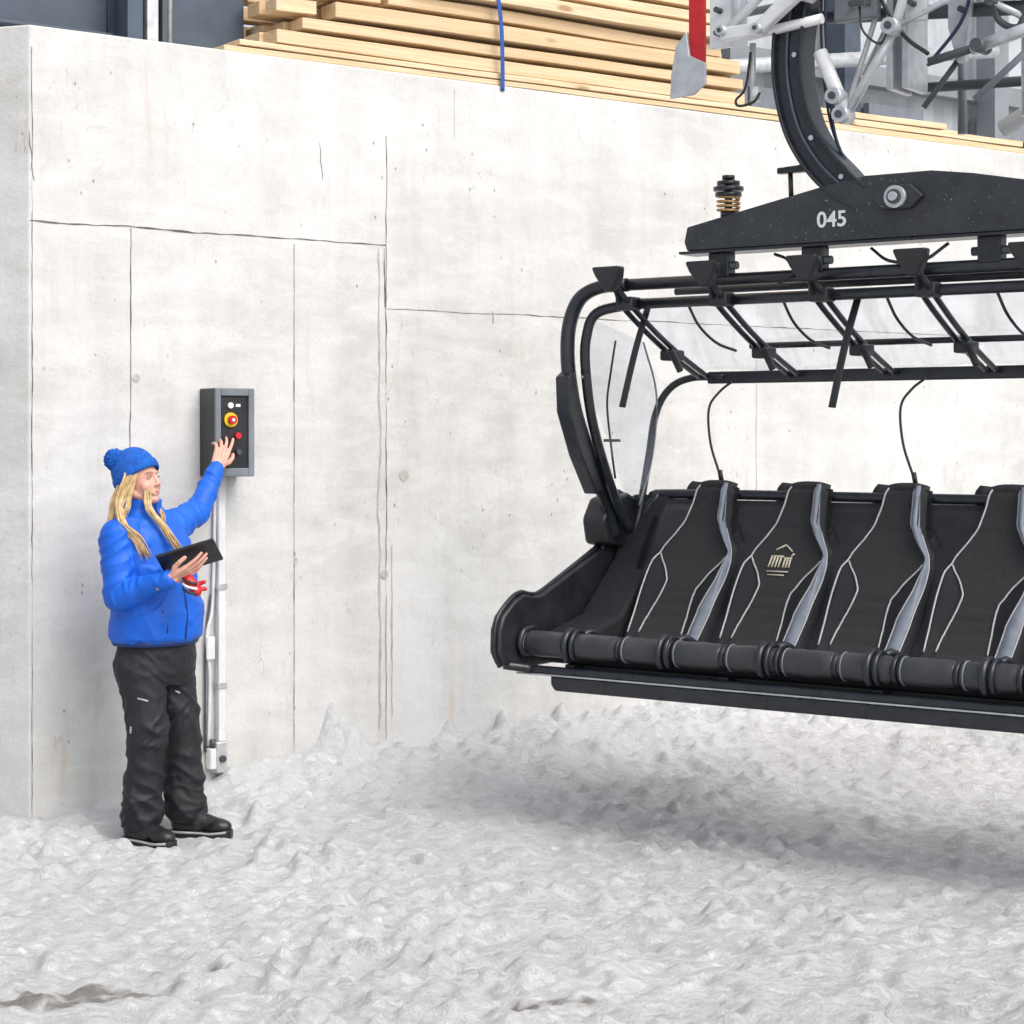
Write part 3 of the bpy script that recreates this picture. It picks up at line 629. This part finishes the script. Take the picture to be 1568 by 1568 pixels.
prism('catch_plate',[(1.10,3.60),(1.22,3.56),(1.30,3.62),(1.26,3.70),(1.12,3.70)],-.50,-.47,M_GALV,G,.006)
box('sensor_box',1.40,1.47,-.50,-.44,3.52,3.60,M_DGREY,G,.006); tube('sensor_cable',[P(1.43,.47,3.52),P(1.45,.48,3.42),P(1.52,.47,3.36),P(1.56,.46,3.42)],.005,M_PLAST,G,6)
def logo_pt(x,z): return seatpt(.88,(x-.03)/.22,z,.0045)
for i,(x0,z0,x1,z1) in enumerate(((-.045,1.240,0,1.262),(0,1.262,.045,1.235),(-.052,1.165,-.052,1.212),(-.036,1.165,-.036,1.212),(-.020,1.165,-.020,1.212),(-.004,1.165,-.004,1.212),(-.056,1.212,.008,1.212),(.018,1.165,.018,1.205),(.032,1.165,.032,1.205),(.046,1.165,.046,1.205),(.012,1.205,.052,1.205),(-.055,1.147,.05,1.147),(-.045,1.132,.035,1.132),(.045,1.212,.058,1.226))):
    tube('logo_%d'%i,[logo_pt(x0,z0),logo_pt(x1,z1)],.0042 if i not in(11,12) else .003,M_CREAM,CH,6,straight=True)

# ------------------------------------------------------------------ PERSON
PX,PY=-1.57,8.62
PE=empty('lift_attendant_woman',(PX,PY,-.03)); bpy.context.view_layer.update()
def pp(o):
    o.parent=PE; o.matrix_parent_inverse=Matrix.Translation((-PX,-PY,.03)); return o
def cap(bm,p0,p1,r0,r1,seg=16):
    p0=V(p0);p1=V(p1);d=(p1-p0).normalized(); a=V((0,0,1)) if abs(d.z)<.9 else V((1,0,0)); x=(a-d*a.dot(d)).normalized(); y=d.cross(x); R=[]
    for k in range(-4,1):
        an=k*math.pi/2/4.3; R.append((p0+d*r0*math.sin(an),r0*math.cos(an)))
    for k in range(0,5):
        an=k*math.pi/2/4.3; R.append((p1+d*r1*math.sin(an),r1*math.cos(an)))
    rings=[[bm.verts.new(c+x*r*math.cos(2*math.pi*i/seg)+y*r*math.sin(2*math.pi*i/seg)) for i in range(seg)] for c,r in R]
    for i in range(len(rings)-1):
        for k in range(seg): bm.faces.new((rings[i][k],rings[i][(k+1)%seg],rings[i+1][(k+1)%seg],rings[i+1][k]))
    bm.faces.new(list(reversed(rings[0]))); bm.faces.new(rings[-1])
def ell(bm,c,rad,F=V((1,0,0)),L=V((0,1,0)),U=V((0,0,1)),seg=24):
    M=Matrix(((F.x*rad[0],L.x*rad[1],U.x*rad[2],c[0]),(F.y*rad[0],L.y*rad[1],U.y*rad[2],c[1]),(F.z*rad[0],L.z*rad[1],U.z*rad[2],c[2]),(0,0,0,1)))
    bmesh.ops.create_uvsphere(bm,u_segments=seg,v_segments=seg//2,radius=1,matrix=M)
def loft(bm,rings,F,L,seg=32,power=2.3):
    R=[]
    for c,a,b in rings:
        c=V(c); row=[]
        for k in range(seg):
            an=2*math.pi*k/seg; ca,sa=math.cos(an),math.sin(an)
            e=2/power
            row.append(bm.verts.new(c+L*a*math.copysign(abs(ca)**e,ca)+F*b*math.copysign(abs(sa)**e,sa)))
        R.append(row)
    for i in range(len(R)-1):
        for k in range(seg): bm.faces.new((R[i][k],R[i][(k+1)%seg],R[i+1][(k+1)%seg],R[i+1][k]))
    bm.faces.new(list(reversed(R[0]))); bm.faces.new(R[-1])
def blob(name,bm,mat,voxel,smooth=3,disp=None):
    bmesh.ops.recalc_face_normals(bm,faces=bm.faces)
    me=bpy.data.meshes.new(name); bm.to_mesh(me); bm.free(); o=bpy.data.objects.new(name,me); link(o)
    m=o.modifiers.new('r','REMESH'); m.mode='VOXEL'; m.voxel_size=voxel
    if smooth: s=o.modifiers.new('s','SMOOTH'); s.iterations=smooth; s.factor=.5
    dg=bpy.context.evaluated_depsgraph_get(); me2=bpy.data.meshes.new_from_object(o.evaluated_get(dg)); o.modifiers.clear(); o.data=me2
    me2.materials.clear(); me2.materials.append(mat)
    for p in me2.polygons: p.use_smooth=True
    if disp:
        nr=[v.normal.copy() for v in me2.vertices]
        for v,nn in zip(me2.vertices,nr): v.co+=nn*disp(v.co)
    me2.update(); return pp(o)
FT=V((.82,-.572,0)).normalized(); LT=V((-FT.y,FT.x,0))
tor=[((-1.569,8.62,.845),.205,.168),((-1.567,8.62,.87),.212,.176),((-1.563,8.62,.983),.212,.182),((-1.568,8.62,1.08),.200,.168),((-1.574,8.62,1.155),.198,.160),((-1.594,8.62,1.285),.196,.150),((-1.610,8.62,1.345),.175,.132),((-1.620,8.62,1.395),.125,.10),((-1.624,8.62,1.43),.082,.078),((-1.622,8.62,1.475),.072,.07)]
bm=bmesh.new(); loft(bm,tor,FT,LT,36,2.2)
SR=V((-1.712,8.485,1.315)); ER=V((-1.690,8.42,1.06)); WR=V((-1.462,8.335,1.135))
SL=V((-1.515,8.755,1.345)); EL=V((-1.432,8.925,1.41)); WL=V((-1.372,9.075,1.595))
cap(bm,SR,ER,.078,.064); cap(bm,ER,WR,.066,.043); cap(bm,V((-1.62,8.6,1.33)),SR,.088,.080)
cap(bm,SL,EL,.076,.060); cap(bm,EL,WL,.060,.040); cap(bm,V((-1.60,8.63,1.32)),SL,.088,.078)
d=(WR-ER).normalized(); cap(bm,WR-d*.03,WR,.045,.042); d=(WL-EL).normalized(); cap(bm,WL-d*.05,WL-d*.04,.048,.044)
def segd(p,a,b):
    ab=b-a; f=max(0,min(1,(p-a).dot(ab)/ab.length_squared)); return (p-(a+ab*f)).length,f*ab.length
def ridge(x): return max(0,1-abs(x)*3.2)
def jd(p):
    w=V((noise.noise(p*6),noise.noise(p*6+V((5,1,2))),noise.noise(p*6+V((1,8,3)))))*.07
    q=p+w
    n1=noise.noise(V((q.x*6,q.y*6,q.z*8)))
    best=None
    for a,b,base in ((SR,ER,0),(ER,WR,3),(SL,EL,6),(EL,WL,9)):
        dd,s=segd(p,a,b)
        if dd<.11 and (best is None or dd<best[0]): best=(dd,s+base,(b-a).normalized())
    f=0
    if best:
        f=.008*ridge(noise.noise(V((best[1]*13+q.x*7,q.y*8,q.z*7))))
    body=.007*ridge(noise.noise(V((q.x*4+q.z*5,q.y*4,q.z*9-q.x*6))))+.003*ridge(noise.noise(V((q.x*11,q.y*11,q.z*15+q.x*9))))
    hem=-.012 if p.z<.875 else 0
    return .006*n1+(f if best else body)-.003+hem*(.875-p.z)/.03
blob('jacket',bm,M_JACK,.0062,4,jd)
bm=bmesh.new(); loft(bm,[((-1.569,8.62,.838),.193,.158),((-1.569,8.62,.843),.199,.163),((-1.568,8.62,.866),.203,.168)],FT,LT,40,2.2); pp(bm_obj('jacket_hem',bm,M_JACKD,None,True))
def front(z,off=0.0,side=0):
    for (c0,a0,b0),(c1,a1,b1) in zip(tor,tor[1:]):
        if c0[2]<=z<=c1[2]:
            f=(z-c0[2])/(c1[2]-c0[2]); c=V(c0).lerp(V(c1),f); return c+FT*(b0+(b1-b0)*f+off)+LT*side
pp(tube('zip',[front(z,.003) for z in (.87,.98,1.08,1.155,1.285,1.345,1.395,1.43,1.47)],.005,M_JACKD,None,8,3))
pp(tube('pocket_zip',[front(1.00,-.025,-.12),front(.94,-.015,-.10),front(.90,-.015,-.095)],.004,M_JACKD,None,6,4))
bm=bmesh.new(); loft(bm,[((-1.622,8.618,1.44),.062,.06),((-1.620,8.616,1.485),.056,.055)],FT,LT,28,2); pp(bm_obj('neck_gaiter',bm,M_JACKD,None,True))
bm=bmesh.new()
loft(bm,[((-1.567,8.62,.90),.165,.135),((-1.566,8.62,.80),.183,.146),((-1.568,8.62,.72),.186,.146),((-1.570,8.62,.66),.160,.125)],FT,LT,32,2.2)
HR=V((-1.625,8.54,.74)); KR=V((-1.578,8.50,.49)); MR=V((-1.598,8.52,.30)); AR=V((-1.618,8.535,.105))
HL=V((-1.520,8.70,.74)); KL=V((-1.468,8.68,.49)); ML=V((-1.460,8.69,.30)); AL=V((-1.448,8.695,.105))
for H_,K_,M_,A_ in ((HR,KR,MR,AR),(HL,KL,ML,AL)):
    cap(bm,H_,K_,.114,.082); cap(bm,K_,M_,.082,.082); cap(bm,M_,A_,.082,.086)
def pd(p):
    w=V((noise.noise(p*5),noise.noise(p*5+V((5,1,2))),noise.noise(p*5+V((1,8,3)))))*.08
    q=p+w
    n1=noise.noise(V((q.x*7,q.y*7,q.z*9)))
    a=ridge(noise.noise(V((q.x*5,q.y*5,q.z*8+q.x*7)))); b=ridge(noise.noise(V((q.x*9+4,q.y*9,q.z*15-q.x*8)))); c=ridge(noise.noise(V((q.x*6,q.y*6,q.z*24))))
    k=.7+1.2*math.exp(-((p.z-.14)/.10)**2)+.8*math.exp(-((p.z-.5)/.09)**2)
    return k*(.010*a+.005*b)+.006*n1+.008*c*math.exp(-((p.z-.13)/.08)**2)-.003
blob('trousers',bm,M_PANTS,.0065,4,pd)
pp(tube('trouser_zip',[(-1.607,8.407,.625),(-1.560,8.397,.615)],.0035,M_PIPE,None,6,1,straight=True))
pp(tube('trouser_zip_2',[(-1.475,8.578,.635),(-1.455,8.583,.625)],.0035,M_PIPE,None,6,1,straight=True))
pp(tube('trouser_tab',[(-1.64,8.436,.50),(-1.642,8.435,.47)],.005,M_PIPE,None,6,1,straight=True))
def boot(name,heel,toe):
    heel=V(heel);toe=V(toe);d=(toe-heel).normalized(); l=V((-d.y,d.x,0)).normalized(); u=V((0,0,1))
    bm=bmesh.new(); L_=(toe-heel).length
    cap(bm,heel+d*.050+u*.05,heel+d*.055+u*.14,.047,.050); cap(bm,heel+d*.05+u*.045,heel+d*.13+u*.045,.046,.048)
    cap(bm,heel+d*.10+u*.07,heel+d*(L_-.07)+u*.042,.044,.036); ell(bm,heel+d*(L_-.065)+u*.040,(.064,.047,.036),d,l,u); cap(bm,heel+d*.06+u*.10,heel+d*.15+u*.06,.045,.038)
    blob(name,bm,M_SHOE,.006,2,lambda p:.002*noise.noise(p*30))
    pts=[]
    for f,w in ((0,.015),(.03,.034),(.12,.042),(.3,.042),(.5,.040),(.7,.048),(.85,.046),(.95,.032),(1,.012)): pts.append((f,w+.004))
    vs=[];n=len(pts)
    for zz in (-.018,.020):
        for sgn in (1,-1):
            for f,w in (pts if sgn>0 else reversed(pts)):
                vs.append(heel+d*(f*L_)+l*w*sgn+u*(zz+(.010*max(0,f-.7)/.3)))
    N=2*n; bm=bmesh.new(); bv=[bm.verts.new(v) for v in vs]
    bm.faces.new(bv[:N]); bm.faces.new(list(reversed(bv[N:])))
    for i in range(N): bm.faces.new((bv[i],bv[N+i],bv[N+(i+1)%N],bv[(i+1)%N]))
    pp(bm_obj(name+'_sole',bm,M_SHOE,None,False,.004))
    pp(tube(name+'_welt',[heel+d*(f*L_)-l*(w+.001)+u*(.014+(.010*max(0,f-.7)/.3)) for f,w in pts[1:-1]],.0055,M_SOLE,None,6,3))
    for i in range(4):
        c=heel+d*(.12+.022*i)+u*(.105-.012*i); pp(tube(name+'_lace',[c-l*.028-u*.008,c+u*.006,c+l*.028-u*.008],.0025,M_SOLE,None,6,3))
boot('boot_right',(-1.69,8.57,-.012),(-1.452,8.415,-.020)); boot('boot_left',(-1.515,8.705,-.012),(-1.235,8.64,-.014))
# head
HC=V((-1.634,8.600,1.553)); F=V((.885,-.42,.16)).normalized(); L=V((0,0,1)).cross(F).normalized(); U=F.cross(L)
def hp(f,l,u): return HC+F*f+L*l+U*u
bm=bmesh.new()
ell(bm,hp(-.012,0,.03),(.092,.074,.088),F,L,U); ell(bm,hp(.020,0,-.030),(.066,.059,.074),F,L,U)
ell(bm,hp(.060,0,-.090),(.024,.024,.019),F,L,U); ell(bm,hp(.068,0,.028),(.018,.042,.014),F,L,U)
for s in (-1,1):
    ell(bm,hp(.050,s*.036,-.030),(.027,.024,.028),F,L,U); ell(bm,hp(-.008,s*.074,-.012),(.017,.008,.030),F,L,U)
    cap(bm,hp(.0,s*.048,-.055),hp(.055,s*.014,-.090),.021,.018)
    ell(bm,hp(.088,s*.010,-.030),(.010,.008,.007),F,L,U)
cap(bm,hp(.080,0,.012),hp(.097,0,-.024),.008,.0105); ell(bm,hp(.074,0,-.062),(.014,.026,.018),F,L,U)
cap(bm,hp(-.02,0,-.06),V((-1.625,8.62,1.40)),.052,.056)
blob('head',bm,M_SKIN,.0036,4)
bm=bmesh.new(); ell(bm,hp(.0845,0,-.057),(.006,.018,.0030),F,L,U); ell(bm,hp(.0840,0,-.0635),(.006,.015,.0038),F,L,U); pp(bm_obj('lips',bm,M_LIP,None,True))
for s in (-1,1):
    bm=bmesh.new(); ell(bm,hp(.0735,s*.030,.006),(.0085,.0115,.0050),F,L,U); pp(bm_obj('eye',bm,M_EYE,None,True))
    bm=bmesh.new(); ell(bm,hp(.0800,s*.030,.0062),(.0035,.0045,.0042),F,L,U); pp(bm_obj('iris',bm,M_IRIS,None,True))
    pp(tube('eyelid',[hp(.076,s*.018,.007),hp(.0835,s*.030,.0112),hp(.074,s*.043,.008)],.0018,M_BROW,None,6,4))
    pp(tube('brow',[hp(.0855,s*.016,.027),hp(.084,s*.032,.031),hp(.072,s*.048,.027)],.0022,M_HAIRB,None,6,4))
# hat
HU=(U*.90-F*.42).normalized(); HF=(F-HU*F.dot(HU)).normalized(); hc=hp(-.022,0,.045)
bm=bmesh.new(); 
rows=[]
for j in range(15):
    h=-.015+ (.125)*j/14; rr=math.sqrt(max(0,1-((h+.015)/.125)**2.4)); rows.append((h,rr))
segs=96
R=[]
for h,rr in rows:
    row=[]
    for k in range(segs):
        an=2*math.pi*k/segs; rb=1+.010*math.cos(an*32)
        row.append(bm.verts.new(hc+HU*h+HF*math.cos(an)*.106*max(rr,.02)*rb+L*math.sin(an)*.090*max(rr,.02)*rb))
    R.append(row)
for i in range(len(R)-1):
    for k in range(segs): bm.faces.new((R[i][k],R[i][(k+1)%segs],R[i+1][(k+1)%segs],R[i+1][k]))
bm.faces.new(R[-1]); bm.faces.new(list(reversed(R[0]))); pp(bm_obj('hat',bm,M_KNIT,None,True))
bm=bmesh.new(); R=[]
for k in range(144):
    an=2*math.pi*k/144; rb=1+.010*math.cos(an*40); row=[]
    for q in range(8):
        b=2*math.pi*q/8; ro=.009*math.cos(b); ho=.026*math.sin(b)-.014
        row.append(bm.verts.new(hc+HU*ho+HF*math.cos(an)*(.104+ro)*rb+L*math.sin(an)*(.089+ro)*rb))
    R.append(row)
for k in range(144):
    for q in range(8): bm.faces.new((R[k][q],R[(k+1)%144][q],R[(k+1)%144][(q+1)%8],R[k][(q+1)%8]))
pp(bm_obj('hat_cuff',bm,M_KNIT,None,True))
bm=bmesh.new(); pc=V((-1.745,8.61,1.645)); bmesh.ops.create_icosphere(bm,subdivisions=5,radius=.047,matrix=Matrix.Translation(pc))
for v in bm.verts:
    d=(v.co-pc); v.co=pc+d*(1+.22*noise.noise(d*230)+.08*noise.noise(d*60))
pp(bm_obj('pompom',bm,M_KNIT,None,True))
def lock(name,pts,r,n=26,spread=.016,seed=0):
    bm=bmesh.new(); rnd=random.Random(seed)
    for i in range(n):
        o=V((rnd.uniform(-1,1),rnd.uniform(-.7,.7),rnd.uniform(-.4,.4)))*spread
        o2=V((rnd.uniform(-1,1),rnd.uniform(-.6,.6),rnd.uniform(-1.2,.6)))*spread*1.25
        ph=rnd.uniform(0,1.5); m=len(pts); base=cat([V(p)+o*(1-j/(m-1))+o2*(j/(m-1)) for j,p in enumerate(pts)],6)
        q=[p+V((math.sin(k*.55+ph),.4*math.cos(k*.5+ph),0))*.004 for k,p in enumerate(base)]
        rr=r*rnd.uniform(.6,1.1); sweep(bm,q,[rr*.8,rr,rr,rr*.8,rr*.15],6,.8)
    sweep(bm,cat(pts,6),[r*2.2,r*2.8,r*2.6,r*1.8,r*.5],10,.7)
    pp(bm_obj(name,bm,M_HAIRB,None,True))
lock('hair_side',[(-1.668,8.525,1.585),(-1.688,8.500,1.51),(-1.700,8.475,1.43),(-1.668,8.445,1.37),(-1.615,8.435,1.315),(-1.565,8.435,1.24)],.0048,40,.018,1)
lock('hair_front',[(-1.590,8.535,1.52),(-1.578,8.51,1.45),(-1.535,8.485,1.39),(-1.480,8.475,1.33),(-1.435,8.47,1.255)],.0046,30,.014,2)
lock('hair_back',[(-1.70,8.57,1.58),(-1.722,8.55,1.49),(-1.738,8.515,1.41),(-1.748,8.49,1.33)],.0050,28,.018,3)
lock('hair_temple',[(-1.645,8.528,1.60),(-1.650,8.520,1.54),(-1.668,8.51,1.46),(-1.675,8.48,1.40)],.0045,20,.013,4)
lock('hair_far',[(-1.60,8.668,1.57),(-1.585,8.655,1.48),(-1.55,8.60,1.42),(-1.52,8.54,1.37)],.005,14,.012,5)
# hands
def hand(name,wrist,D,Nr,flip,curl,spread=.07,scale=1.0,wback=.05,thumb_in=.3):
    D=V(D).normalized(); N=(V(Nr)-D*V(Nr).dot(D)).normalized(); S=(N.cross(D) if flip else D.cross(N)).normalized(); W_=V(wrist); k=scale
    bm=bmesh.new(); cap(bm,W_-D*wback,W_+D*.012,.026*k,.024*k)
    fl=[(.044,.026,.021),(.048,.030,.023),(.045,.027,.022),(.035,.021,.019)]
    for i in range(4):
        so=(.030-.0195*i)*k; kn=W_+D*(.088-.004*abs(i-1.2)-(.008 if i==3 else 0))*k+S*so
        cap(bm,W_+S*so*.75+D*.01,kn,.0145*k,.0115*k)
        dirn=(D+S*(spread*(1.5-i))).normalized(); p=kn; ang=0; rr=.0094*k
        for j in range(3):
            ang+=curl[i][j]; dd=dirn*math.cos(ang)+N*math.sin(ang); q=p+dd*fl[i][j]*k
            cap(bm,p,q,rr,rr*.9,10); p=q; rr*=.9
    tb=W_+D*.022*k+S*.022*k; t1=tb+(D*.60+S*.75+N*.25).normalized()*.040*k; t2=t1+(D*.85+S*.40+N*thumb_in).normalized()*.034*k; t3=t2+(D*.95+S*.12+N*(thumb_in+.15)).normalized()*.026*k
    cap(bm,tb,t1,.0165*k,.012*k,10); cap(bm,t1,t2,.0115*k,.0105*k,10); cap(bm,t2,t3,.0105*k,.009*k,10)
    cap(bm,tb,W_+D*.07*k+S*.02*k,.014*k,.012*k,10)
    blob(name,bm,M_SKIN,.0028,2)
hand('hand_left',(-1.366,9.092,1.612),(.22,.42,.88),(-.589,.808,-.2),True,[(.15,.2,.15),(.30,.35,.2),(.45,.45,.3),(.55,.5,.35)],.10,1.0)
ND=V((-.25,.60,.76)).normalized()
hand('hand_right',(-1.452,8.330,1.140),(.84,.03,.42),tuple(ND),False,[(.10,.15,.1),(.12,.2,.12),(.15,.25,.15),(.2,.3,.2)],.12,1.0,thumb_in=.05)
LX=(V((.96,-.02,.22))-ND*V((.96,-.02,.22)).dot(ND)).normalized(); SX=ND.cross(LX)
tc=V((-1.378,8.375,1.232))
def slab(name,c,hx,hy,hz,mat,bev):
    bm=bmesh.new(); addbox(bm,-hx,hx,-hy,hy,-hz,hz)
    M=Matrix(((LX.x,SX.x,ND.x,c.x),(LX.y,SX.y,ND.y,c.y),(LX.z,SX.z,ND.z,c.z),(0,0,0,1))); bmesh.ops.transform(bm,matrix=M,verts=bm.verts)
    pp(bm_obj(name,bm,mat,None,False,bev))
slab('tablet_case',tc,.128,.080,.007,M_TAB,.005); slab('tablet_screen',tc+ND*.008,.116,.07,.0015,M_IRIS,.001)
bm=bmesh.new(); g0=V((-1.375,8.34,1.135)); cap(bm,g0,g0+V((.035,-.01,-.045)),.026,.022); cap(bm,g0+V((.02,0,-.02)),g0+V((.065,0,-.005)),.011,.009); cap(bm,g0+V((.02,-.005,-.035)),g0+V((.07,0,-.035)),.011,.009)
blob('glove_red',bm,M_RED,.004,1)
for i in range(3): pp(tube('glove_band',[g0+V((-.024,-.018,.012-.022*i)),g0+V((.0,-.033,-.002-.022*i)),g0+V((.040,-.028,-.012-.022*i))],.006,M_WHITE if i==1 else M_PLAST,None,6,4))

# ------------------------------------------------------------------ camera
cam=bpy.data.cameras.new('Camera'); co=bpy.data.objects.new('Camera',cam); link(co); co.location=(0,0,1.75); co.rotation_euler=(math.pi/2,0,0)
cam.sensor_width=36; cam.lens=3000/1568*36; cam.shift_y=-116/1568; cam.clip_end=3000; cam.clip_start=.1; scene.camera=co
# ------------------------------------------------------------------ light (bright overcast)
EL_=50; AZ=math.degrees(math.atan2(.72,-.69))
w=bpy.data.worlds.new('World'); scene.world=w; w.use_nodes=True; nt=w.node_tree
sky=nt.nodes.new('ShaderNodeTexSky'); sky.sky_type='NISHITA'; sky.sun_disc=False; sky.sun_elevation=math.radians(EL_); sky.sun_rotation=math.radians(AZ); sky.dust_density=5; sky.air_density=1.0; sky.ozone_density=1
hs=nt.nodes.new('ShaderNodeHueSaturation'); hs.inputs['Saturation'].default_value=.40; hs.inputs['Value'].default_value=1.52
nt.links.new(sky.outputs[0],hs.inputs['Color']); nt.links.new(hs.outputs[0],nt.nodes['Background'].inputs[0]); nt.nodes['Background'].inputs[1].default_value=.15
sl=bpy.data.lights.new('Sun','SUN'); sl.energy=.95; sl.angle=math.radians(50); sl.color=(1,.97,.93); so=bpy.data.objects.new('sun',sl); link(so)
dv=V((.72*math.cos(math.radians(EL_)),-.69*math.cos(math.radians(EL_)),math.sin(math.radians(EL_)))); so.rotation_euler=dv.to_track_quat('Z','Y').to_euler()
scene.view_settings.view_transform='Standard'; scene.view_settings.look='None'; scene.view_settings.exposure=0
